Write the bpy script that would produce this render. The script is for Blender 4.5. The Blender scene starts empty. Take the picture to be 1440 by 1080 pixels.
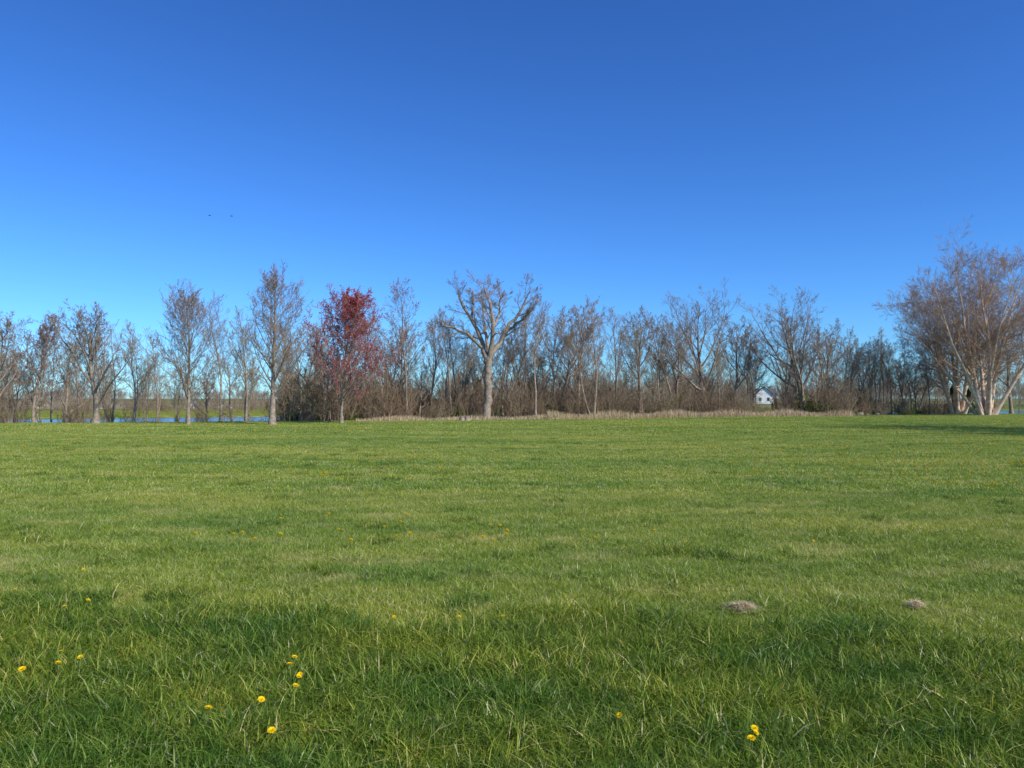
import bpy, math, numpy as np
from mathutils import Vector
S=bpy.context.scene
rad=math.radians
# ------------------------------------------------------------ helpers
def link(o):
    S.collection.objects.link(o); return o
def mesh_from(name,V,faces_list,mats=(),mat_idx=None,smooth=False,col=None):
    me=bpy.data.meshes.new(name)
    V=np.asarray(V,dtype=np.float32)
    me.vertices.add(len(V)); me.vertices.foreach_set('co',V.ravel())
    loops=np.concatenate([f.ravel() for f in faces_list]).astype(np.int32)
    tot=np.concatenate([np.full(len(f),f.shape[1]) for f in faces_list]).astype(np.int32)
    st=np.concatenate([[0],np.cumsum(tot)[:-1]]).astype(np.int32)
    me.loops.add(len(loops)); me.loops.foreach_set('vertex_index',loops)
    me.polygons.add(len(tot)); me.polygons.foreach_set('loop_start',st)
    try: me.polygons.foreach_set('loop_total',tot)
    except Exception: pass
    if mat_idx is not None: me.polygons.foreach_set('material_index',np.asarray(mat_idx,dtype=np.int32))
    me.polygons.foreach_set('use_smooth',np.full(len(tot),smooth))
    for m in mats: me.materials.append(m)
    if col is not None:
        a=me.color_attributes.new('tint','FLOAT_COLOR','POINT')
        a.data.foreach_set('color',np.asarray(col,dtype=np.float32).ravel())
    me.update(calc_edges=True); me.validate()
    return me
def nrm(a): return a/np.maximum(np.linalg.norm(a,axis=-1,keepdims=True),1e-9)
def smooth(a,b,x):
    t=np.clip((x-a)/(b-a),0,1); return t*t*(3-2*t)

# ------------------------------------------------------------ materials
def newmat(name):
    m=bpy.data.materials.new(name); m.use_nodes=True
    nt=m.node_tree; nt.nodes.clear()
    out=nt.nodes.new('ShaderNodeOutputMaterial')
    return m,nt,out
def N(nt,t,**k):
    n=nt.nodes.new(t)
    for a,b in k.items(): setattr(n,a,b)
    return n
def ramp(nt,fac,stops):
    r=N(nt,'ShaderNodeValToRGB'); cr=r.color_ramp
    while len(cr.elements)<len(stops): cr.elements.new(0.5)
    for e,(p,c) in zip(cr.elements,stops):
        e.position=p; e.color=(*c,1)
    nt.links.new(fac,r.inputs[0]); return r.outputs[0]
def noise(nt,vec,scale,detail=3,rough=.55):
    n=N(nt,'ShaderNodeTexNoise'); n.inputs['Scale'].default_value=scale
    n.inputs['Detail'].default_value=detail; n.inputs['Roughness'].default_value=rough
    nt.links.new(vec,n.inputs['Vector']); return n.outputs['Fac']
def mixc(nt,fac,a,b,mode='MIX'):
    m=N(nt,'ShaderNodeMix',data_type='RGBA',blend_type=mode)
    for s,v in ((0,fac),(6,a),(7,b)):
        if hasattr(v,'is_linked'): nt.links.new(v,m.inputs[s])
        elif isinstance(v,(int,float)): m.inputs[s].default_value=v
        else: m.inputs[s].default_value=(*v,1)
    return m.outputs[2]
def maprange(nt,v,a,b,c,d):
    m=N(nt,'ShaderNodeMapRange'); nt.links.new(v,m.inputs[0])
    for i,x in enumerate((a,b,c,d)): m.inputs[i+1].default_value=x
    return m.outputs[0]
def worldpos(nt,scale=None):
    g=N(nt,'ShaderNodeNewGeometry').outputs['Position']
    if scale:
        mp=N(nt,'ShaderNodeMapping'); mp.inputs['Scale'].default_value=scale
        nt.links.new(g,mp.inputs['Vector']); return mp.outputs[0]
    return g
def leafy(name,stops,transl=.35,rough=.6,spec=.12,world=None,col=True):
    m,nt,out=newmat(name)
    a=N(nt,'ShaderNodeAttribute',attribute_name='tint')
    sp=N(nt,'ShaderNodeSeparateColor'); nt.links.new(a.outputs['Color'],sp.inputs[0])
    c=ramp(nt,sp.outputs[0],stops)
    if world: c=world(nt,c)
    p=N(nt,'ShaderNodeBsdfDiffuse'); nt.links.new(c,p.inputs[0])
    t=N(nt,'ShaderNodeBsdfTranslucent'); nt.links.new(c,t.inputs[0])
    mx=N(nt,'ShaderNodeMixShader'); mx.inputs[0].default_value=transl
    nt.links.new(p.outputs[0],mx.inputs[1]); nt.links.new(t.outputs[0],mx.inputs[2])
    o_=mx.outputs[0]
    if spec>.2:
        g_=N(nt,'ShaderNodeBsdfGlossy'); g_.inputs['Roughness'].default_value=.35
        m2=N(nt,'ShaderNodeMixShader'); m2.inputs[0].default_value=.022
        nt.links.new(o_,m2.inputs[1]); nt.links.new(g_.outputs[0],m2.inputs[2]); o_=m2.outputs[0]
    nt.links.new(o_,out.inputs[0]); return m
def simple(name,c1,c2=None,scale=5,rough=.8,spec=.2,bump=0):
    m,nt,out=newmat(name)
    tc=N(nt,'ShaderNodeTexCoord').outputs['Object']
    if c2 is None: c2=tuple(x*.75 for x in c1)
    f=noise(nt,tc,scale,2)
    c=ramp(nt,f,[(.3,c2),(.7,c1)])
    if rough>=.85:
        p=N(nt,'ShaderNodeBsdfDiffuse'); nt.links.new(c,p.inputs[0])
    else:
        p=N(nt,'ShaderNodeBsdfPrincipled'); p.inputs['Roughness'].default_value=rough
        p.inputs['Specular IOR Level'].default_value=spec
        nt.links.new(c,p.inputs['Base Color'])
    if bump:
        b=N(nt,'ShaderNodeBump'); b.inputs['Strength'].default_value=bump
        nt.links.new(f,b.inputs['Height']); nt.links.new(b.outputs[0],p.inputs['Normal'])
    nt.links.new(p.outputs[0],out.inputs[0]); return m

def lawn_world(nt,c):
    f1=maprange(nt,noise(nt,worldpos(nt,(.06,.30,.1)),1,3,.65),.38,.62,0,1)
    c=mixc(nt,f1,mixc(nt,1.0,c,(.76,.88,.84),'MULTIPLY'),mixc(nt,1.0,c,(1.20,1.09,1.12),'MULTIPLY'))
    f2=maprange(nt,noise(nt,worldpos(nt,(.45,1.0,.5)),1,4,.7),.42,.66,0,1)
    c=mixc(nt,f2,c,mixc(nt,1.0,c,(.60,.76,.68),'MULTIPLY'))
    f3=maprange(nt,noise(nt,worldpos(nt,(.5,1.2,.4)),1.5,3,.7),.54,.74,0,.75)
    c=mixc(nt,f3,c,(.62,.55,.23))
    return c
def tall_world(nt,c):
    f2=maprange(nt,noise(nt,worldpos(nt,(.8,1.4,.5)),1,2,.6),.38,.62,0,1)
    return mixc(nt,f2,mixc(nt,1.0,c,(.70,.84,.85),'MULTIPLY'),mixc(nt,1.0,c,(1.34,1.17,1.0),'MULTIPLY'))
GR=[(0,(.18,.25,.028)),(.35,(.31,.39,.048)),(.75,(.44,.51,.085)),(.91,(.57,.59,.15)),(.95,(.72,.64,.33)),(1,(.80,.72,.43))]
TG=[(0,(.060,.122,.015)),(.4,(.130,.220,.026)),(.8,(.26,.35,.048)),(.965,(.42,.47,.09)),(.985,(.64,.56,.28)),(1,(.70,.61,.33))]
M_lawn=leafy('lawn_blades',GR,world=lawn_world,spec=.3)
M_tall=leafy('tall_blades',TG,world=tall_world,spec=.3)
M_straw=leafy('straw',[(0,(.50,.39,.24)),(.5,(.70,.57,.37)),(1,(.80,.69,.48))],.25)
M_reed=leafy('reed',[(0,(.34,.24,.13)),(.5,(.58,.46,.28)),(1,(.74,.61,.42))],.2)
M_red=leafy('red_buds',[(0,(.34,.045,.06)),(.5,(.54,.11,.125)),(1,(.70,.22,.22))],.4)
M_pink=leafy('pink_buds',[(0,(.30,.13,.13)),(1,(.50,.25,.22))],.3)
M_budg=leafy('green_buds',[(0,(.30,.29,.09)),(1,(.50,.48,.17))],.35)
M_shrub=leafy('shrub_leaves',[(0,(.06,.11,.02)),(1,(.18,.24,.05))],.25)
M_cedar=leafy('cedar_leaves',[(0,(.025,.045,.015)),(1,(.06,.10,.03))],.1)
M_bark=simple('bark',(.40,.325,.25),(.20,.16,.12),6,.9,.1,.4)
M_twig=simple('twig',(.34,.265,.20),(.235,.18,.135),2,.85,.15)
M_twig2=simple('twig_tan',(.41,.325,.235),(.28,.22,.155),2,.85,.15)
M_brush=simple('brush_twig',(.36,.265,.175),(.21,.155,.10),1,.85,.15)
M_birch=simple('birch_bark',(.84,.66,.50),(.50,.34,.23),3,.9,.15,.3)
M_birtw=simple('birch_twig',(.44,.31,.215),(.31,.215,.15),2,.85,.15)
M_dand=leafy('dandelion_petals',[(0,(.85,.56,.01)),(1,(.95,.76,.02))],.2)
M_stem=simple('dandelion_stem',(.20,.28,.07))

# ------------------------------------------------------------ terrain
def edge(x): return 56+.38*x
def h(x,y):
    x=np.asarray(x,float); y=np.asarray(y,float)
    e=56+.38*np.clip(x,-80,90)
    e=np.where(y>0,e,1e9)
    dy=y-e
    d=-1.25*smooth(4,16,dy)+.95*smooth(36,50,dy+3*np.sin(x*.07))
    d+=-5.0*smooth(130,320,y)*smooth(0,-90,x/np.maximum(y,1)*300)*(1-smooth(500,900,y))
    d+=.035*np.sin(x*.21+1)*np.sin(y*.17)*smooth(8,20,y)
    d+=.8*np.sin(x*.004+2)*np.sin(y*.005)*smooth(250,600,y)
    return d
u=np.linspace(-1,1,361); g=3000*np.sinh(6*u)/np.sinh(6)
X,Y=np.meshgrid(g,g+40)
Z=h(X,Y); nn=len(u)
V=np.stack([X,Y,Z],-1).reshape(-1,3)
i=np.arange(nn-1)[:,None]*nn+np.arange(nn-1)[None,:]; i=i.ravel()
F=np.stack([i,i+1,i+1+nn,i+nn],1)
m,nt,out=newmat('ground_soil_and_turf')
pos=worldpos(nt)
nf=noise(nt,pos,14,3,.7)
c=ramp(nt,nf,[(.3,(.10,.12,.02)),(.5,(.19,.22,.035)),(.72,(.30,.29,.075))])
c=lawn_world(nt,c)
far=noise(nt,worldpos(nt,(.006,.016,.01)),1,2,.5)
cf=ramp(nt,far,[(.42,(.11,.16,.05)),(.50,(.17,.20,.07)),(.56,(.26,.21,.13))])
sx=N(nt,'ShaderNodeSeparateXYZ'); nt.links.new(pos,sx.inputs[0])
c=mixc(nt,maprange(nt,sx.outputs[1],110,150,0,1),c,cf)
p=N(nt,'ShaderNodeBsdfDiffuse')
nt.links.new(c,p.inputs[0])
b=N(nt,'ShaderNodeBump'); b.inputs['Strength'].default_value=.5; b.inputs['Distance'].default_value=.03
nt.links.new(nf,b.inputs['Height']); nt.links.new(b.outputs[0],p.inputs['Normal'])
nt.links.new(p.outputs[0],out.inputs[0])
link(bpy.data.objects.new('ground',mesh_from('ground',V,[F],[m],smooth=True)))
m,nt,out=newmat('pond_water')
p=N(nt,'ShaderNodeBsdfPrincipled'); p.inputs['Base Color'].default_value=(.05,.065,.055,1); p.inputs['Roughness'].default_value=.18
p.inputs['IOR'].default_value=1.33
b=N(nt,'ShaderNodeBump'); b.inputs['Strength'].default_value=.35; b.inputs['Distance'].default_value=.05
nt.links.new(noise(nt,worldpos(nt,(1.2,3,1)),1,3),b.inputs['Height']); nt.links.new(b.outputs[0],p.inputs['Normal'])
nt.links.new(p.outputs[0],out.inputs[0])
xs=np.linspace(-140,200,120)
rows=[np.stack([xs,56+.38*np.clip(xs,-80,90)+5,np.full_like(xs,-.62)],1),np.stack([xs,56+.38*np.clip(xs,-80,90)+52,np.full_like(xs,-.62)],1)]
V=np.concatenate(rows); i=np.arange(119)
link(bpy.data.objects.new('pond_water',mesh_from('pond',V,[np.stack([i,i+1,i+121,i+120],1)],[m])))

# ------------------------------------------------------------ grass
def blades(rng,px,py,pz,hh,w,lean,nseg=3,size=None,col=None):
    n=len(px)
    yaw=rng.uniform(0,2*np.pi,n)
    wx,wy=np.cos(yaw),np.sin(yaw)
    ts=np.linspace(0,1,nseg+1)
    vs=[]
    for k,t in enumerate(ts):
        cx=px+lean[:,0]*hh*t*t; cy=py+lean[:,1]*hh*t*t
        L=np.linalg.norm(lean,axis=1)
        cz=pz+hh*(t-.38*np.clip(L,0,1.5)*t*t)
        ww=w*(1-.25*t)*.5
        if k<nseg:
            vs.append(np.stack([cx-wx*ww,cy-wy*ww,cz],1)); vs.append(np.stack([cx+wx*ww,cy+wy*ww,cz],1))
        else: vs.append(np.stack([cx,cy,cz],1))
    k=2*nseg+1
    V=np.stack(vs,1).reshape(-1,3)
    b=np.arange(n)*k
    q=[np.stack([b+2*j,b+2*j+1,b+2*j+3,b+2*j+2],1) for j in range(nseg-1)]
    t=np.stack([b+2*nseg-2,b+2*nseg-1,b+2*nseg],1)
    F=([np.concatenate(q)] if q else [])+[t]
    tint=rng.uniform(0,1,n) if col is None else col
    C=np.zeros((n,k,4)); C[:,:,0]=tint[:,None]; C[:,:,3]=1
    return V,F,C.reshape(-1,4)
coll=bpy.data.collections.new('grass_tufts')
def patch(name,seed,size,n,hm,hs,w,lean,mat,nseg=3):
    rng=np.random.default_rng(seed)
    nc=max(20,n//9); cx=rng.uniform(-.5,.5,nc)*size; cy=rng.uniform(-.5,.5,nc)*size
    ch=rng.uniform(.55,1.4,nc); cl=rng.normal(0,lean,(nc,2)); ct=rng.uniform(-.25,.2,nc)
    k=rng.integers(0,nc,n)
    sp=.03*size/.5
    px=cx[k]+rng.normal(0,sp,n); py=cy[k]+rng.normal(0,sp,n)
    hh=np.clip(hm*ch[k]*rng.normal(1,hs,n),hm*.25,hm*2)
    ln=cl[k]*.6+rng.normal(0,lean,(n,2))
    tint=np.clip(rng.uniform(0,.94,n)+ct[k],0,.94)
    tint=np.where(rng.uniform(0,1,n)<.055,rng.uniform(.95,1,n),tint)
    V,F,C=blades(rng,px,py,np.full(n,-.005),hh,w*rng.uniform(.6,1.3,n),ln,nseg,col=tint)
    o=bpy.data.objects.new(name,mesh_from(name,V,F,[mat],col=C)); coll.objects.link(o)
for s in range(4): patch('tuft_a%d'%s,s,.5,2500,.048,.28,.0042,.55,M_lawn,2)
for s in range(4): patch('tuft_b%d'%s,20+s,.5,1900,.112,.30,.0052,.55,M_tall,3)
for s in range(3): patch('tuft_c%d'%s,40+s,1.0,4000,.048,.30,.0085,.55,M_lawn,2)
for s in range(3): patch('tuft_d%d'%s,60+s,2.0,4600,.055,.3,.020,.5,M_lawn,2)
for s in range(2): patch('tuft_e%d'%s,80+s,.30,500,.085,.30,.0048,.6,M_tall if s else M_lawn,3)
def instancer(name,P,rz,sc,idx,collection):
    me=bpy.data.meshes.new(name); me.vertices.add(len(P)); me.vertices.foreach_set('co',np.asarray(P,np.float32).ravel())
    for nm,a,t in (('rz',rz,'FLOAT'),('sc',sc,'FLOAT'),('idx',idx,'INT')):
        at=me.attributes.new(nm,t,'POINT'); at.data.foreach_set('value',np.asarray(a,np.int32 if t=='INT' else np.float32))
    o=link(bpy.data.objects.new(name,me))
    ng=bpy.data.node_groups.new(name+'_scatter','GeometryNodeTree')
    ng.interface.new_socket(name='Geometry',in_out='INPUT',socket_type='NodeSocketGeometry')
    ng.interface.new_socket(name='Geometry',in_out='OUTPUT',socket_type='NodeSocketGeometry')
    gi=ng.nodes.new('NodeGroupInput'); go=ng.nodes.new('NodeGroupOutput')
    ci=ng.nodes.new('GeometryNodeCollectionInfo'); ci.inputs['Collection'].default_value=collection
    ci.inputs['Separate Children'].default_value=True; ci.inputs['Reset Children'].default_value=True
    ip=ng.nodes.new('GeometryNodeInstanceOnPoints'); ip.inputs['Pick Instance'].default_value=True
    def na(nm,t):
        n=ng.nodes.new('GeometryNodeInputNamedAttribute'); n.data_type=t; n.inputs['Name'].default_value=nm
        return n.outputs['Attribute']
    cx=ng.nodes.new('ShaderNodeCombineXYZ'); er=ng.nodes.new('FunctionNodeEulerToRotation')
    L=ng.links.new
    L(na('rz','FLOAT'),cx.inputs[2]); L(cx.outputs[0],er.inputs[0]); L(er.outputs[0],ip.inputs['Rotation'])
    L(na('sc','FLOAT'),ip.inputs['Scale']); L(na('idx','INT'),ip.inputs['Instance Index'])
    L(ci.outputs[0],ip.inputs['Instance']); L(gi.outputs[0],ip.inputs['Points']); L(ip.outputs[0],go.inputs[0])
    md=o.modifiers.new('scatter','NODES'); md.node_group=ng
    return o
rng=np.random.default_rng(5)
PP=[];RZ=[];SC=[];ID=[]
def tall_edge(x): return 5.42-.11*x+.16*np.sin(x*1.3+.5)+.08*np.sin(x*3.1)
def fieldnoise(x,y): return np.sin(x*.9+1.3*np.sin(y*.7))*np.sin(y*1.1+np.sin(x*.6)*1.7)
def add(y0,y1,step,base,nv,margin,tall=False):
    for y in np.arange(y0,y1,step):
        w=.70*y+margin
        xs=np.arange(-w,w,step)+rng.uniform(-.5,.5)*step
        ys=y+rng.uniform(-.1,.1,len(xs))*step
        k=ys<edge(xs)+3
        xs=xs[k];ys=ys[k]
        for a,b2 in zip(xs,ys):
            bs=base; s=rng.uniform(.95,1.15)*(1+.12*fieldnoise(a,b2))
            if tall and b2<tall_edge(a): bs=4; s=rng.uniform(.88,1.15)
            PP.append((a,b2,float(h(a,b2)))); RZ.append(rng.integers(0,4)*math.pi/2+rng.normal(0,.06)); SC.append(s); ID.append(bs+rng.integers(0,nv))
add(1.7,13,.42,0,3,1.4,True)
add(13.1,34,.93,8,3,2.5)
add(34.3,86,1.85,11,3,5)
for k in range(650):
    d=5.5+25*rng.uniform()**1.3; a=rng.uniform(-.72,.72)*d
    PP.append((a,d,float(h(a,d)))); RZ.append(rng.uniform(0,6.28)); SC.append(rng.uniform(.35,1.15)); ID.append(14+int(rng.uniform()<.35))
instancer('lawn_grass',PP,RZ,SC,ID,coll)

# ------------------------------------------------------------ trees
def perp(rng,d):
    r=rng.normal(size=d.shape); r-=d*np.sum(r*d,-1,keepdims=True); return nrm(r)
def growb(rng,P,D,L,n,wig,up):
    pts=[P]; d=D
    for k in range(n):
        d=nrm(d+rng.normal(0,wig,d.shape)+np.array([0,0,up])/n)
        P=P+d*(L/n)[:,None]; pts.append(P)
    return np.stack(pts,1)
def tubes(rng,P,R,sides):
    B,n,_=P.shape
    T=np.gradient(P,axis=1); T=nrm(T)
    ref=perp(rng,T[:,0])[:,None,:]
    U=nrm(np.cross(T,np.cross(ref,T)+1e-6)); W=np.cross(T,U)
    a=np.arange(sides)*2*np.pi/sides
    V=P[:,:,None,:]+R[:,:,None,None]*(np.cos(a)[None,None,:,None]*U[:,:,None,:]+np.sin(a)[None,None,:,None]*W[:,:,None,:])
    idx=np.arange(B*n*sides).reshape(B,n,sides)
    A=idx[:,:-1,:];Bq=np.roll(A,-1,2);C=idx[:,1:,:];Dq=np.roll(C,-1,2)
    return V.reshape(-1,3),np.stack([A,Bq,Dq,C],-1).reshape(-1,4)
def resample(poly,n):
    P=np.array(poly,float); q=P[:,:3]
    s=np.r_[0,np.cumsum(np.linalg.norm(np.diff(q,axis=0),axis=1))]
    t=np.linspace(0,s[-1],n)
    return np.stack([np.interp(t,s,P[:,k]) for k in range(4)],1),s[-1]
def tree_mesh(name,seed,trunks,levels,mats,leaf=None,minr=.008,flare=1.5,polys=None):
    rng=np.random.default_rng(seed)
    VV=[];FF=[];MI=[];CC=[];off=0
    def push(V,F,mi):
        nonlocal off
        VV.append(V);FF.append(F+off);MI.append(np.full(len(F),mi));CC.append(np.tile([rng.uniform(),0,0,1],(len(V),1)));off+=len(V)
    n0=12
    if polys:
        rs=[resample(p_,n0+1) for p_ in polys]
        A=np.stack([r[0] for r in rs]); pts=A[:,:,:3].copy(); rr=A[:,:,3]; L=np.array([r[1] for r in rs])
        pts[:,1:-1]+=rng.normal(0,.05,pts[:,1:-1].shape)
    else:
        P=np.array([(t[0],t[1],-.15) for t in trunks],float); D=nrm(np.array([(t[2],t[3],1) for t in trunks],float))
        L=np.array([t[4] for t in trunks],float); R=np.array([t[5] for t in trunks],float)
        tw=levels[0].get('twig',.035)
        pts=growb(rng,P,D,L,n0,tw,trunks[0][6])
        t=np.linspace(0,1,n0+1)
        endf=levels[0].get('endr',.12)
        rr=R[:,None]*(1-(1-endf)*t[None,:]**.9); rr[:,0]*=flare; rr[:,1]*=1.08
    V,F=tubes(rng,pts,rr,9); push(V,F,0)
    for li,lv in enumerate(levels):
        B,n,_=pts.shape; c=lv['n']
        par=np.repeat(np.arange(B),c); M=len(par)
        t0,t1=lv['t']
        tt=t0+(t1-t0)*((np.tile(np.arange(c),B)+rng.uniform(0,1,M))/c)
        f=tt*(n-1); k=np.clip(f.astype(int),0,n-2); fr=(f-k)[:,None]
        p=pts[par,k]*(1-fr)+pts[par,k+1]*fr
        T=nrm(pts[par,k+1]-pts[par,k])
        pr=rr[par,k]*(1-fr[:,0])+rr[par,k+1]*fr[:,0]
        a0,a1=lv['a']; ang=np.radians(a0+(a1-a0)*tt+rng.normal(0,lv.get('as',8),M))
        if li==0 and 'az' not in lv:
            az=np.arange(M)*2.399+rng.uniform(-.4,.4,M)
            q=np.stack([np.cos(az),np.sin(az),np.zeros(M)],1); q=nrm(q-T*np.sum(q*T,-1,keepdims=True))
        else: q=perp(rng,T)
        d=nrm(T*np.cos(ang)[:,None]+q*np.sin(ang)[:,None])
        if 'env' in lv: Ln=lv['env'](tt)*rng.uniform(.75,1.2,M)
        else: Ln=L[par]*lv['r']*(1-lv.get('fall',.45)*tt)*rng.uniform(.6,1.25,M)
        if 'cap' in lv: Ln=np.minimum(Ln,lv['cap']*rng.uniform(.6,1,M))
        r0=np.maximum(np.minimum(pr*lv['rr'],.017*Ln+.004 if li>0 else pr*lv['rr']),minr)
        m=lv['s']
        npts=growb(rng,p,d,Ln,m,lv['w'],lv['up'])
        s=np.linspace(0,1,m+1); nr=np.maximum(r0[:,None]*(1-.82*s[None,:]**.8),minr*.75)
        V,F=tubes(rng,npts,nr,5 if li==0 else (4 if li==1 else 3)); push(V,F,0 if li<=lv.get('bk',1) else 1)
        pts,rr,L=npts,nr,Ln
    cols=[np.concatenate(CC)]
    if leaf:
        cnt,size,droop=leaf
        B,n,_=pts.shape
        bi=rng.integers(0,B,cnt); ki=rng.integers(0,n-1,cnt); fr=rng.uniform(0,1,cnt)[:,None]
        c=pts[bi,ki]*(1-fr)+pts[bi,ki+1]*fr+rng.normal(0,size*.5,(cnt,3))
        a=nrm(rng.normal(size=(cnt,3))); b_=perp(rng,a); s=(size*rng.uniform(.5,1.3,cnt))[:,None]
        Vl=np.stack([c-a*s*.5,c+b_*s*.35,c+a*s*.5,c-b_*s*.35],1).reshape(-1,3)
        Fl=np.arange(cnt*4).reshape(-1,4)+off
        VV.append(Vl);FF.append(Fl);MI.append(np.full(cnt,2))
        cc=np.zeros((cnt,4,4)); cc[:,:,0]=rng.uniform(0,1,cnt)[:,None]; cc[:,:,3]=1; cols.append(cc.reshape(-1,4))
    return mesh_from(name,np.concatenate(VV),[np.concatenate(FF)],mats,np.concatenate(MI),smooth=True,col=np.concatenate(cols))

def oval(name,seed,H,W,low=.18,mats=None,leaf=None,rad_=None,dens=1.0,pyr=False):
    mats=mats or [M_bark,M_twig]
    pk=.32 if pyr else .38
    env=lambda t: .78*W*np.clip(1-((t-pk)/np.where(t>pk,(1.08-pk),.75))**2,.08,1)
    lv=[dict(n=int(42*dens),t=(low,.98),a=(54,24),env=env,rr=.42,s=6,w=.07,up=.40,endr=.08,twig=.02),
        dict(n=9,t=(.15,1),a=(42,32),r=.46,fall=.45,rr=.6,s=4,w=.10,up=.3),
        dict(n=5,t=(.15,1),a=(40,32),r=.6,rr=.6,s=3,w=.12,up=.2),
        dict(n=3,t=(.2,1),a=(38,32),r=.65,rr=.7,s=2,w=.12,up=.2)]
    return tree_mesh(name,seed,[(0,0,0,0,H,rad_ or H*.015,.1)],lv,mats,leaf)
def spread(name,seed,H,W,low=.2,limbs=11,mats=None,leaf=None,rad_=None,lean=(0.05,0),w=.10,dens=1,trunks=None):
    mats=mats or [M_bark,M_twig]
    tr=trunks or [(0,0,lean[0],lean[1],H*.88,rad_ or H*.019,.05)]
    env=lambda t: .80*W*np.clip(1-((t-.3)/.85)**2,.15,1)
    lv=[dict(n=limbs,t=(low,.95),a=(46,26),env=env,rr=.66,s=8,w=w,up=.55,endr=.14,twig=.07),
        dict(n=int(8*dens),t=(.2,1),a=(44,28),r=.46,fall=.4,rr=.65,s=5,w=.11,up=.35),
        dict(n=6,t=(.15,1),a=(42,32),r=.52,rr=.65,s=4,w=.12,up=.2),
        dict(n=5,t=(.2,1),a=(40,32),r=.58,rr=.7,s=2,w=.13,up=.15),
        dict(n=2,t=(.3,1),a=(38,32),r=.65,rr=.8,s=2,w=.13,up=.1)]
    return tree_mesh(name,seed,tr,lv,mats,leaf)
def thin(name,seed,H,W,mats=None,leaf=None,lean=(0,0),low=.3,fork=False):
    mats=mats or [M_bark,M_twig2]
    env=lambda t: .7*W*np.clip(1-((t-.45)/.7)**2,.1,1)
    tr=[(0,0,lean[0],lean[1],H,H*.0115,.15)]
    if fork: tr.append((.1,.05,-lean[0]+.14,-.1,H*.85,H*.0100,.15))
    lv=[dict(n=15,t=(low,.98),a=(44,22),env=env,rr=.55,s=6,w=.11,up=.45,endr=.12,twig=.07),
        dict(n=7,t=(.2,1),a=(42,30),r=.52,rr=.6,s=4,w=.12,up=.3),
        dict(n=5,t=(.2,1),a=(40,32),r=.58,rr=.65,s=3,w=.13,up=.2),
        dict(n=2,t=(.2,1),a=(38,32),r=.65,rr=.75,s=2,w=.13,up=.1)]
    return tree_mesh(name,seed,tr,lv,mats,leaf)
f=1080.
def wx(px,d): return (px-720)/f*d
def put(name,me,px,d,rz=0,sc=1.0,dz=0):
    o=link(bpy.data.objects.new(name,me)); x=wx(px,d)
    o.location=(x,d,float(h(x,d))+dz); o.rotation_euler=(0,0,rz); o.scale=(sc,sc,sc); return o
def Hm(top,d): return 1.6+(560-top)/f*d
put('bare_oval_tree',oval('t265',11,Hm(424,47),4.6),265,47)
put('bare_tall_tree',oval('t383',12,Hm(391,46.5),4.5,pyr=True,low=.2,rad_=.19),383,46.5)
put('red_maple_tree',oval('tred',13,Hm(428,50),4.9,low=.12,mats=[M_bark,M_twig,M_red],leaf=(27000,.08,0),dens=1.15),480,50)
CT=[[(0,0,-.15,.50),(0,0,.3,.34),(.02,0,2.5,.30),(.08,0,4.6,.28),(.1,0,5.2,.25)],
    [(.05,0,4.7,.22),(-.3,.1,5.8,.19),(-.75,.3,7.4,.15),(-1.5,.3,8.8,.11),(-2.1,.1,10.0,.07),(-2.3,0,11.0,.03)],
    [(-.35,.1,5.9,.13),(-1.3,-.5,6.9,.12),(-2.4,-.9,7.5,.09),(-3.3,-1.1,7.7,.05),(-3.9,-1.2,7.5,.02)],
    [(.08,0,4.8,.22),(.35,-.3,6.2,.18),(.55,-.5,7.8,.14),(.2,-.6,9.4,.11),(-.1,-.4,10.4,.06),(-.25,-.2,11.1,.03)],
    [(.5,-.4,7.6,.11),(1.0,.3,8.9,.09),(1.0,.8,10.2,.05),(.8,1.0,11.2,.025)],
    [(.1,0,5.0,.21),(.9,.3,6.3,.19),(1.6,.6,7.7,.15),(2.5,.7,9.0,.11),(3.1,.6,10.2,.06),(3.4,.5,11.0,.03)],
    [(1.5,.5,7.5,.11),(2.6,0,8.1,.09),(3.3,-.3,8.8,.05),(3.7,-.5,9.6,.025)],
    [(.1,0,5.1,.14),(0,1.2,6.4,.12),(-.3,2.3,8.0,.09),(-.5,2.9,9.8,.05),(-.5,3.1,10.6,.025)],
    [(-1.2,.3,8.3,.09),(-1.1,.9,9.6,.06),(-1.2,1.2,10.8,.03)]]
clv=[dict(n=11,t=(.28,1),a=(52,34),r=.38,fall=.35,cap=2.3,rr=.45,s=6,w=.13,up=.25,az=1),
     dict(n=8,t=(.15,1),a=(46,32),r=.58,rr=.6,s=4,w=.14,up=.2),
     dict(n=5,t=(.15,1),a=(42,32),r=.6,rr=.65,s=3,w=.14,up=.15),
     dict(n=3,t=(.2,1),a=(38,32),r=.65,rr=.8,s=2,w=.14,up=.1)]
tp_=put('bare_cottonwood_tree',tree_mesh('tcen',14,None,clv,[M_bark,M_twig],polys=[[(0,0,4.7,.25),(.1,0,5.3,.12)]]+CT[1:]),685,57,0)
bo=link(bpy.data.objects.new('bole',tree_mesh('bole',15,None,[],[M_bark],polys=[CT[0]]))); bo.parent=tp_
tp_.scale=(.97,.97,.90)
put('bare_spreading_tree',spread('t985',15,Hm(440,68),7.4,rad_=.30,low=.22,limbs=13),990,68,1.0)
put('bare_spreading_tree',spread('t1130',16,Hm(450,70),8.2,low=.15,rad_=.28,limbs=15),1132,70,2.0)
put('bare_dark_tree',spread('t130',17,Hm(445,47),4.8,rad_=.21,limbs=14),134,47,.3)
put('budding_maple_tree',spread('t50',18,Hm(445,52),4.6,mats=[M_bark,M_twig,M_pink],leaf=(8000,.05,0)),48,52)
put('bare_tree',spread('t0',19,Hm(440,49),4.2),-8,49)
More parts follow.
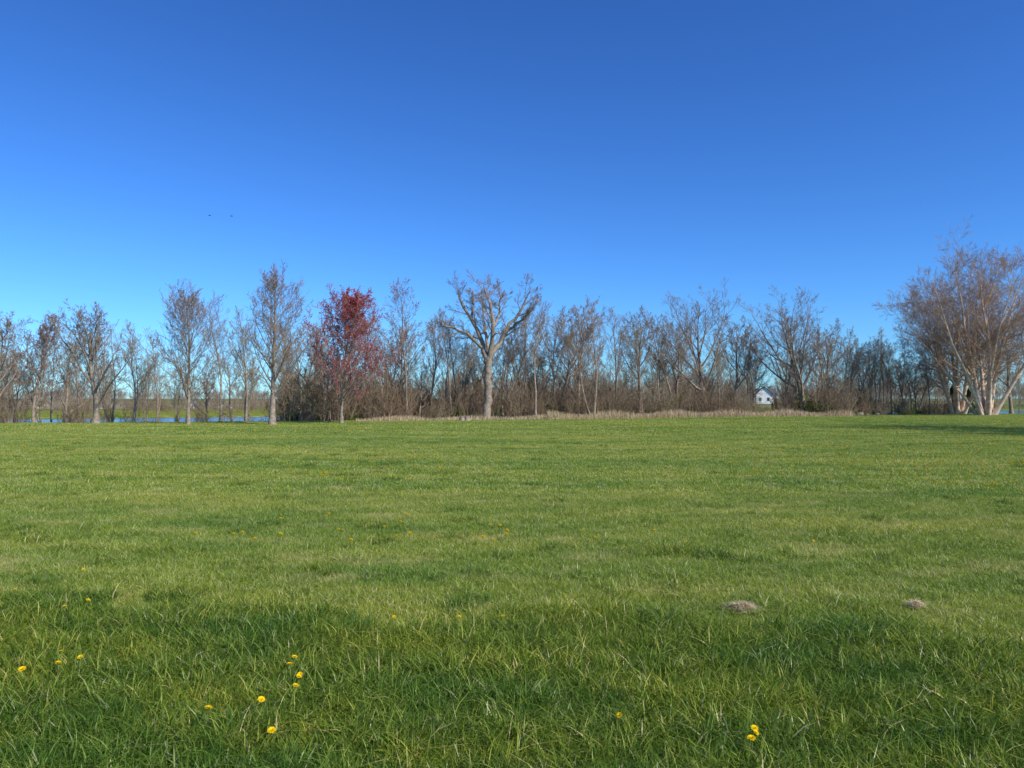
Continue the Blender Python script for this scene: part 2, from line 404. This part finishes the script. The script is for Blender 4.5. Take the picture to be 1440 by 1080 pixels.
put('budding_maple_tree',thin('t580',20,Hm(412,56),4.0,mats=[M_bark,M_twig,M_pink],leaf=(3500,.05,0)),572,56)
tr=[(.1,0,.04,-.1,13.6,.28,.1),(-.35,.1,-.24,.05,13.8,.24,.25),(.4,.2,.22,.05,13.6,.24,.2),(-.2,.4,-.12,.25,13.4,.21,.15),(.5,-.2,.40,-.2,12.8,.22,.35),(-.5,-.2,-.42,-.12,13.2,.21,.5),(.2,.5,.12,.35,13.4,.20,.1),(-.6,.2,-.62,.2,12.0,.15,.75),(0,-.3,-.16,-.35,13.2,.19,.2)]
blv=[dict(n=16,t=(.22,.98),a=(44,34),r=.34,fall=.15,rr=.5,s=7,w=.09,up=.25,endr=.1,twig=.05,az=1),
     dict(n=9,t=(.12,1),a=(40,30),r=.54,rr=.5,s=5,w=.12,up=.1,bk=0),
     dict(n=6,t=(.12,1),a=(38,30),r=.6,rr=.6,s=3,w=.13,up=.0),
     dict(n=5,t=(.2,1),a=(36,30),r=.62,rr=.7,s=2,w=.13,up=-.15)]
me_birch=tree_mesh('birch',33,tr,blv,[M_birch,M_birtw])
put('river_birch_tree',me_birch,1386,71,0,.99)
put('river_birch_tree',me_birch,1346,78,2.2,.88)
o=put('river_birch_tree',me_birch,720,10,1.0,1.0); o.location=(34.5,31.5,0)
lib=[thin('thinA',41,9,3.6,lean=(.05,0)),thin('thinB',42,9,3.4,lean=(-.14,.05),fork=True),thin('thinC',43,9,2.8,low=.4,lean=(.14,0)),
     thin('thinD',44,9,3.6,mats=[M_bark,M_twig2,M_budg],leaf=(2800,.055,0),fork=True),
     spread('thinE',45,9,4.6,limbs=11),
     thin('thinF',46,9,3.8,mats=[M_bark,M_twig,M_pink],leaf=(2000,.05,0)),
     spread('thinG',47,9,4.2,low=.3,limbs=10,mats=[M_bark,M_twig2],trunks=[(0,0,-.15,.1,8,.14,.1),(.2,.1,.25,0,7.4,.12,.1)])]
names=['bare_tree','bare_forked_tree','bare_tree','leafing_tree','bare_tree','budding_tree','bare_forked_tree']
L=[(25,56,6,458),(88,58,4,444),(160,52,1,452),(188,50,3,465),(222,54,3,474),(308,53,0,424),(345,55,3,440),
(325,62,4,465),(425,58,6,434),(452,57,3,465),(515,60,5,444),(538,56,0,432),(552,63,6,438),(604,60,2,450),
(632,58,2,444),(648,59,2,444),(712,62,6,445),(733,62,1,434),(757,58,2,420),(783,62,6,420),(812,64,4,432),
(832,60,1,426),(868,64,1,434),(900,65,4,438),(926,66,2,450),(950,67,6,432),(1030,72,4,438),
(1054,71,6,450),(1100,74,2,444),(1172,74,4,446),(1198,76,6,466),(1240,76,3,472),(1272,78,5,482),(1305,79,5,478),(1425,84,4,440),(70,60,5,440),(5,60,3,465)]
rng=np.random.default_rng(19)
for px in list(range(405,1240,17)):
    px=px+rng.uniform(-9,9); e=edge(0)/(1-.38*(px-720)/f)
    if 1062<px<1088: continue
    L.append((px,e+rng.uniform(4,16),int(rng.choice([0,1,2,3,3,5,6,6,4,4])),rng.uniform(448,515)))
for px in [12,60,108,150,205,245,285,358]: L.append((px+rng.uniform(-6,6),rng.uniform(53,60),int(rng.choice([1,4,6,3])),rng.uniform(460,500)))
for px in [1225,1255,1275,1290,1325]: L.append((px,82,int(rng.choice([5,6,5])),rng.uniform(480,510)))
for px,d,k,top in L:
    put(names[k],lib[k],px+rng.uniform(-3,3),d,rng.uniform(0,6.28),Hm(top,d)/9.0*rng.uniform(.94,1.04))
def shrub(name,seed,H,mats,leaf=None,n=14):
    rng=np.random.default_rng(seed)
    tr=[(rng.normal(0,.5),rng.normal(0,.5),rng.normal(0,.3),rng.normal(0,.3),H*rng.uniform(.5,1.1),.018,.4) for _ in range(n)]
    lv=[dict(n=6,t=(.1,1),a=(38,25),r=.42,rr=.6,s=4,w=.14,up=.4,az=1,twig=.08),
        dict(n=4,t=(.2,1),a=(38,30),r=.5,rr=.7,s=3,w=.15,up=.3),
        dict(n=3,t=(.2,1),a=(40,30),r=.6,rr=.8,s=2,w=.15,up=.1)]
    return tree_mesh(name,seed,tr,lv,mats,leaf,minr=.006,flare=1)
def leafball(name,seed,n,sx,sy,sz,size,mat,cone=False):
    rng=np.random.default_rng(seed)
    if cone:
        z=rng.uniform(.02,1,n)**1.1; r=(1-z)**.8*rng.uniform(.3,1,n)**.5*(1+.25*np.sin(z*23+rng.uniform(0,1)))
        a=rng.uniform(0,6.283,n); c=np.stack([np.cos(a)*r*sx,np.sin(a)*r*sy,z*sz],1)
    else:
        k=rng.integers(0,9,n); cc=np.stack([rng.uniform(-.6,.6,9)*sx,rng.uniform(-.6,.6,9)*sy,rng.uniform(.2,.7,9)*sz],1)
        q=nrm(rng.normal(size=(n,3)))*rng.uniform(.3,1,n)[:,None]**.5
        c=cc[k]+q*np.array([sx,sy,sz])*.38; c[:,2]=np.abs(c[:,2])
    a=nrm(rng.normal(size=(n,3))); b_=perp(rng,a); s=(size*rng.uniform(.5,1.3,n))[:,None]
    V=np.stack([c-a*s*.5,c+b_*s*.35,c+a*s*.5,c-b_*s*.35],1).reshape(-1,3)
    cc=np.zeros((n,4,4)); cc[:,:,0]=rng.uniform(0,1,n)[:,None]; cc[:,:,3]=1
    tp=np.array([[[0,0,-.1],[0,0,sz*.3],[0.02,0,sz*.8]]],float); tv,tf_=tubes(rng,tp,np.array([[.06,.05,.01]])*max(1,sz/3),6)
    V2=np.concatenate([V,tv]); F=np.concatenate([np.arange(4*n).reshape(-1,4),tf_+4*n])
    return mesh_from(name,V2,[F],[mat,M_bark],np.r_[np.zeros(n),np.ones(len(tf_))],col=np.concatenate([cc.reshape(-1,4),np.ones((len(tv),4))]))
bc=bpy.data.collections.new('brush_kinds')
for k in range(3):
    bc.objects.link(bpy.data.objects.new('brush_a%d'%k,shrub('brush%d'%k,70+k,2.4,[M_brush,M_brush])))
bc.objects.link(bpy.data.objects.new('brush_b0',shrub('brush5',75,2.2,[M_twig,M_brush,M_budg],(900,.05,0))))
bc.objects.link(bpy.data.objects.new('brush_c0',leafball('brushleaf',5,1500,1.5,1.2,1.1,.09,M_shrub)))
P=[];I=[];Sc=[]
for k in range(470):
    if k<390: px=rng.uniform(395,1225); s=rng.uniform(.35,1.2) if rng.uniform()<.7 else rng.uniform(1.2,1.8)
    elif k<425: px=rng.uniform(1215,1350); s=rng.uniform(.4,1.2)
    else:
        px=rng.uniform(-30,400); s=rng.uniform(.4,1.1)
        if 195<px<375: s*=.5
    if 1058<px<1090: s=min(s,.5)
    e=edge(0)/(1-.38*(px-720)/f)
    d=e+rng.uniform(1.5,16); x=wx(px,d); P.append((x,d,float(h(x,d)))); I.append(4 if rng.uniform()<.04 else rng.integers(0,4)); Sc.append(s)
for k in range(330): # far bank of the pond
    px=rng.uniform(-120,1560); e=edge(0)/(1-.38*(px-720)/f); d=e+rng.uniform(50,85); x=wx(px,d)
    if 1058<px<1090: continue
    P.append((x,d,float(h(x,d)))); I.append(rng.integers(0,4)); Sc.append(rng.uniform(.3,1.0) if not 400<px<1240 else rng.uniform(.7,2.0))
instancer('brush_thicket',P,rng.uniform(0,6.28,len(P)),Sc,I,bc)
dc=bpy.data.collections.new('distant_kinds')
for k in (1,3,4,5,6): dc.objects.link(bpy.data.objects.new('wood_%d'%k,lib[k]))
P=[];Sc=[]
for k in range(1750):
    if k<90: d=rng.uniform(125,175); px=rng.uniform(-150,1600); s=rng.uniform(.4,.9)
    elif k<260: d=rng.uniform(120,200); px=rng.uniform(395,1330); s=rng.uniform(.4,.85)
    elif k<560: d=rng.uniform(200,500); px=rng.uniform(-100,1550); s=rng.uniform(.6,1.2)
    else: d=rng.uniform(650,1300); px=rng.uniform(-300,1750); s=rng.uniform(.8,1.5)
    if d<270 and 1058<px<1092: continue
    x=wx(px,d); P.append((x,d,float(h(x,d)))); Sc.append(s)
instancer('distant_trees',P,rng.uniform(0,6.28,len(P)),Sc,rng.integers(0,5,len(P)),dc)

lb=leafball('shrubleaf',1,4500,1.6,1.0,.9,.09,M_shrub)
for px,d,s in [(420,57,.8),(446,57,.6),(505,60,.65),(1062,76,.7),(1035,76,.6),(350,62,1.0)]:
    put('green_shrub',lb,px,d,rng.uniform(0,6),s)
cd=leafball('cedar',2,9000,1.5,1.5,5,.12,M_cedar,True)
put('cedar_tree',cd,672,70,0,.95); put('cedar_tree',cd,412,70,1,.7); put('cedar_tree',cd,1340,82,2,.7); put('cedar_tree',cd,1362,80,1,.55)

def reeds(name,seed,n,p0,p1,hm):
    rng=np.random.default_rng(seed); px=rng.uniform(p0,p1,n)
    e=edge(0)/(1-.38*(px-720)/f)+rng.uniform(-.3,3.0,n); x=wx(px,e); z=h(x,e)
    dens=.5+.5*np.sin(x*.9)*np.sin(x*.37+1)
    k=rng.uniform(0,1,n)<.35+.65*dens
    x,e,z=x[k],e[k],z[k]; m=len(x)
    hh=hm*rng.uniform(.4,1.25,m)*(.7+.5*np.sin(x*.6)**2)
    V,F,C=blades(rng,x,e,z,hh,rng.uniform(.012,.03,m),rng.normal(0,.3,(m,2)),3)
    return link(bpy.data.objects.new(name,mesh_from(name,V,F,[M_reed],col=C)))
reeds('dry_reeds',1,22000,770,1200,.62)
reeds('dry_reeds',2,9000,500,780,.36)

# ------------------------------------------------------------ houses
M_white=simple('white_siding',(.84,.83,.79),(.76,.75,.72),3); M_beige=simple('beige_siding',(.66,.58,.46),(.58,.51,.40),3)
M_roof=simple('roof_shingle',(.12,.115,.12),(.08,.08,.085),4); M_roofb=simple('roof_brown',(.22,.18,.14),(.16,.13,.10),4)
M_win=simple('window_glass',(.05,.06,.08),rough=.1,spec=.6); M_door=simple('door_paint',(.20,.10,.07))
def part(name,V,F,mat,parent):
    me=bpy.data.meshes.new(name); me.from_pydata(V,[],F); me.materials.append(mat)
    o=link(bpy.data.objects.new(name,me)); o.parent=parent; return o
def boxv(x0,x1,y0,y1,z0,z1):
    return [(x0,y0,z0),(x1,y0,z0),(x1,y1,z0),(x0,y1,z0),(x0,y0,z1),(x1,y0,z1),(x1,y1,z1),(x0,y1,z1)],[(0,3,2,1),(4,5,6,7),(0,1,5,4),(1,2,6,5),(2,3,7,6),(3,0,4,7)]
def wing(e,tag,x0,x1,y0,y1,hw,hr,axis,wall,roof,wins=3):
    V,F=boxv(x0,x1,y0,y1,-.5,hw)
    cx,cy=(x0+x1)/2,(y0+y1)/2
    if axis=='y': V+= [(cx,y0,hr),(cx,y1,hr)]; F+=[(4,5,8),(6,7,9)]
    else: V+=[(x0,cy,hr),(x1,cy,hr)]; F+=[(5,6,9),(7,4,8)]
    F.remove((4,5,6,7))
    part('walls_'+tag,V,F,wall,e)
    o=.45;t=.18
    if axis=='y':
        k=(hr-hw)/((x1-x0)/2)
        a=[(x0-o,hw-k*o),(cx,hr),(x1+o,hw-k*o)]
        V=[(x,y,z+s) for y in (y0-o,y1+o) for s in (.02,.02+t) for x,z in a]
    else:
        k=(hr-hw)/((y1-y0)/2)
        a=[(y0-o,hw-k*o),(cy,hr),(y1+o,hw-k*o)]
        V=[(x,y,z+s) for x in (x0-o,x1+o) for s in (.02,.02+t) for y,z in a]
    F=[(0,1,4,3),(1,2,5,4),(6,9,10,7),(7,10,11,8),(3,4,10,9),(4,5,11,10),(0,6,7,1),(1,7,8,2),(0,3,9,6),(2,8,11,5)]
    part('roof_'+tag,V,F,roof,e)
    for j in range(wins):
        xx=x0+(x1-x0)*(j+.5)/wins
        V,F=boxv(xx-.5,xx+.5,y0-.05,y0+.02,1.0,2.3); part('window_%s%d'%(tag,j),V,F,M_win,e)
        for sx_ in (-.58,.5):
            V,F=boxv(xx+sx_,xx+sx_+.08,y0-.07,y0+.01,.95,2.35); part('trim_%s%d'%(tag,j),V,F,M_white,e)
def house(name,px,d,wall,roof,rz=0,sc=1,two=True,xl=7,gx=-6.5):
    e=link(bpy.data.objects.new(name,None)); x=wx(px,d)
    wing(e,'main',-7,xl,-4,4,3.0,5.6,'x',wall,roof,3)
    wing(e,'gable',gx,gx+6,-6.2,-4.02,3.6,6.4,'y',wall,roof,2)
    if two: wing(e,'garage',xl+.02,xl+5.5,-3,3.4,2.5,4.2,'x',wall,roof,0)
    V,F=boxv(gx+7.2,gx+8.2,-4.06,-3.98,0,2.1); part('door',V,F,M_door,e)
    V,F=boxv(2.2,3.0,.5,1.3,4.5,6.6); part('chimney',V,F,M_roofb,e)
    e.location=(x,d,float(h(x,d))+.1); e.rotation_euler=(0,0,rz); e.scale=(sc,)*3
house('white_house',1073,262,M_white,M_roof,-.15,.88,False,4.2,-3.6)
house('white_house',1158,520,M_white,M_roofb,.4,.9,False)
for px,d,rz,w in [(10,250,.2,M_beige),(48,270,-.3,M_beige),(88,255,.1,M_beige),(150,330,.3,M_white),(292,260,-.2,M_white),(-60,260,.1,M_beige)]:
    house('beige_house' if w is M_beige else 'white_house',px,d,w,M_roofb,rz,.72)

# ------------------------------------------------------------ small things
def dandelion(zs=1.0):
    rng=np.random.default_rng(8); V=[];F=[];MI=[];C=[]
    n=70
    for k in range(n):
        t=k/n; a=k*2.399; r=.021*math.sqrt(1-t*.85); el=.15+1.2*t
        d=Vector((math.cos(a)*math.cos(el),math.sin(a)*math.cos(el),math.sin(el)*.7*zs)); s=Vector((-math.sin(a),math.cos(a),0))*.0026
        c=Vector((0,0,.003)); b=len(V)
        V+=[tuple(c-s*.5),tuple(c+s*.5),tuple(c+d*r+s),tuple(c+d*r-s)]; F.append((b,b+1,b+2,b+3)); MI.append(0); u_=rng.uniform(); C+=[(u_,0,0,1)]*4
    tp=np.array([[[0,0,-.15],[.004,0,-.06],[0,0,.002]]]); tv,tf_=tubes(rng,tp,np.array([[.0022,.002,.0035]]),6)
    b=len(V); V+=[tuple(v) for v in tv]; C+=[(1,1,1,1)]*len(tv)
    return mesh_from('dandelion',V,[np.concatenate([np.array(F),tf_+b])],[M_dand,M_stem],MI+[1]*len(tf_),col=C)
dm=dandelion()
rng=np.random.default_rng(77)
for px,py in [(120,800),(25,828),(127,843),(94,852),(555,866),(707,865),(646,866),(90,914),(117,922),(36,939),(86,930),(416,922),(409,932),(422,949),(418,962),(424,946),(296,993),(370,981),(385,1024),(870,1003),(1058,1021),(1054,1035),(1060,1027),(963,762),(1143,760),(920,745),(232,680),(820,744),(1075,716),(490,700)]:
    z=.135 if py>870 else (.115 if py>820 else .09)
    d=(1.6-z)*f/(py-560)
    o=link(bpy.data.objects.new('dandelion',dm)); o.location=(wx(px,d),d,z); o.rotation_euler=(rng.uniform(-.1,.6),rng.uniform(-.4,.4),rng.uniform(-.5,.5)); o.scale=(rng.uniform(.7,1.0),)*3
dcoll=bpy.data.collections.new('dandelion_kind'); dcoll.objects.link(bpy.data.objects.new('dandelion_flower',dandelion(2.4)))
P=[];Sc=[]
for k in range(1500):
    d=rng.uniform(8,46)
    x=rng.uniform(-.7,.7)*d
    if fieldnoise(x*.3,d*.3)+.5*(x/d)<.1: continue
    P.append((x,d,float(h(x,d))+rng.uniform(.08,.12))); Sc.append(rng.uniform(.8,1.3)*(1+.015*d))
instancer('dandelion_patch',P,rng.uniform(0,6,len(P)),Sc,np.zeros(len(P)),dcoll)
def clump(seed,n,rx,ry,hz):
    rng=np.random.default_rng(seed); a=rng.uniform(0,6.283,n); r=rng.uniform(0,1,n)**.7*(1+.35*np.sin(a*3+seed)+.2*np.sin(a*7))
    x=np.cos(a)*r*rx; y=np.sin(a)*r*ry; z=hz*np.clip(1-r**2,0,1)*rng.uniform(.3,1,n)+.02
    V,F,C=blades(rng,x,y,z,rng.uniform(.015,.045,n),rng.uniform(.003,.006,n),rng.normal(0,1.6,(n,2)),2)
    return mesh_from('clump',V,F,[M_straw],col=C)
for k,(px,py,w,hz,n_) in enumerate([(1042,856,.10,.05,900),(1284,853,.05,.045,400)]):
    d=1.57*f/(py-560); o=link(bpy.data.objects.new('dead_grass_clump',clump(k,n_,w,w*.7,hz))); o.location=(wx(px,d),d,.012)
def rock(seed,s):
    import bmesh
    bm=bmesh.new(); bmesh.ops.create_icosphere(bm,subdivisions=3,radius=1)
    for v in bm.verts:
        c=v.co; k=1+.18*math.sin(c.x*3+seed)+.14*math.sin(c.y*4+c.z*3); v.co=Vector((c.x*k*s,c.y*k*s*.8,c.z*k*s*.6))
    me=bpy.data.meshes.new('rock'); bm.to_mesh(me); bm.free(); return me
M_rock=simple('stone',(.42,.38,.33),(.25,.22,.19),4,.9,.1,.4)
for k,(px,d,s) in enumerate([(1209,72,.35),(1218,72.5,.25),(1200,72,.2),(1233,73,.22)]):
    me=rock(k,s); me.materials.append(M_rock); put('boulder',me,px,d,k,1,.08)
def stump(seed):
    rng=np.random.default_rng(seed); tp=np.array([[[0,0,-.1],[0,0,.1],[.01,0,.28],[.015,0,.34],[.015,0,.345]]]); tv,tf_=tubes(rng,tp,np.array([[.3,.22,.18,.17,.001]]),12)
    return mesh_from('stump',tv,[tf_],[M_bark])
for px in (650,657): put('tree_stump',stump(px),px,53.5)
def bird():
    rng=np.random.default_rng(1); tp=np.array([[[-.22,0,0],[-.12,0,0],[0,0,0],[.12,0,.01],[.18,0,.02],[.23,0,.01]]]); tv,tf_=tubes(rng,tp,np.array([[.035,.03,.055,.045,.03,.004]]),8)
    V=list(map(tuple,tv)); b=len(V)
    for s in (1,-1):
        k=len(V); V+=[(.08,s*.03,.02),(-.08,s*.03,.02),(-.06,s*.25,.10),(.09,s*.25,.10),(-.05,s*.48,.05),(.0,s*.50,.05)]
        F_=[(k,k+1,k+2,k+3),(k+3,k+2,k+4,k+5)]
        tf_=np.concatenate([tf_,np.array(F_)])
    return mesh_from('bird',V,[tf_],[simple('feathers',(.03,.03,.035))])
bm_=bird()
for px,py,rz in ((293,302,.3),(324,303,.8)):
    o=link(bpy.data.objects.new('bird',bm_)); d=130; o.location=(wx(px,d),d,1.6+(560-py)/f*d); o.rotation_euler=(0.2,0,rz)

# ------------------------------------------------------------ light, sky, camera
el=rad(41); sdir=Vector((.80*math.cos(el),-.60*math.cos(el),math.sin(el))).normalized()
ld=bpy.data.lights.new('sun','SUN'); ld.energy=5.0; ld.angle=rad(.5); ld.color=(1,.94,.83)
lo=link(bpy.data.objects.new('sun',ld)); lo.rotation_euler=(-sdir).to_track_quat('-Z','Y').to_euler(); lo.location=(30,-20,40)
w=bpy.data.worlds.new('World'); S.world=w; w.use_nodes=True; nt=w.node_tree; nt.nodes.clear()
wo=nt.nodes.new('ShaderNodeOutputWorld'); bg=nt.nodes.new('ShaderNodeBackground'); sk=nt.nodes.new('ShaderNodeTexSky')
sk.sky_type='NISHITA'; sk.sun_disc=False; sk.sun_elevation=el; sk.sun_rotation=math.atan2(sdir.x,sdir.y); sk.altitude=0
sk.air_density=1.0; sk.dust_density=.15; sk.ozone_density=3.0
gm=nt.nodes.new('ShaderNodeGamma'); gm.inputs[1].default_value=1.24
nt.links.new(sk.outputs[0],gm.inputs[0])
c=mixc(nt,1.0,gm.outputs[0],(.31,.61,1.02),'MULTIPLY')
nt.links.new(c,bg.inputs[0]); bg.inputs[1].default_value=.11
nt.links.new(bg.outputs[0],wo.inputs[0])
cd_=bpy.data.cameras.new('camera'); cam=link(bpy.data.objects.new('camera',cd_)); cd_.sensor_width=36; cd_.lens=27; cd_.clip_end=8000; cd_.clip_start=.05
cam.location=(0,0,1.6); cam.rotation_euler=(rad(91.06),0,0); S.camera=cam
S.view_settings.view_transform='Standard'; S.view_settings.look='None'; S.view_settings.exposure=0
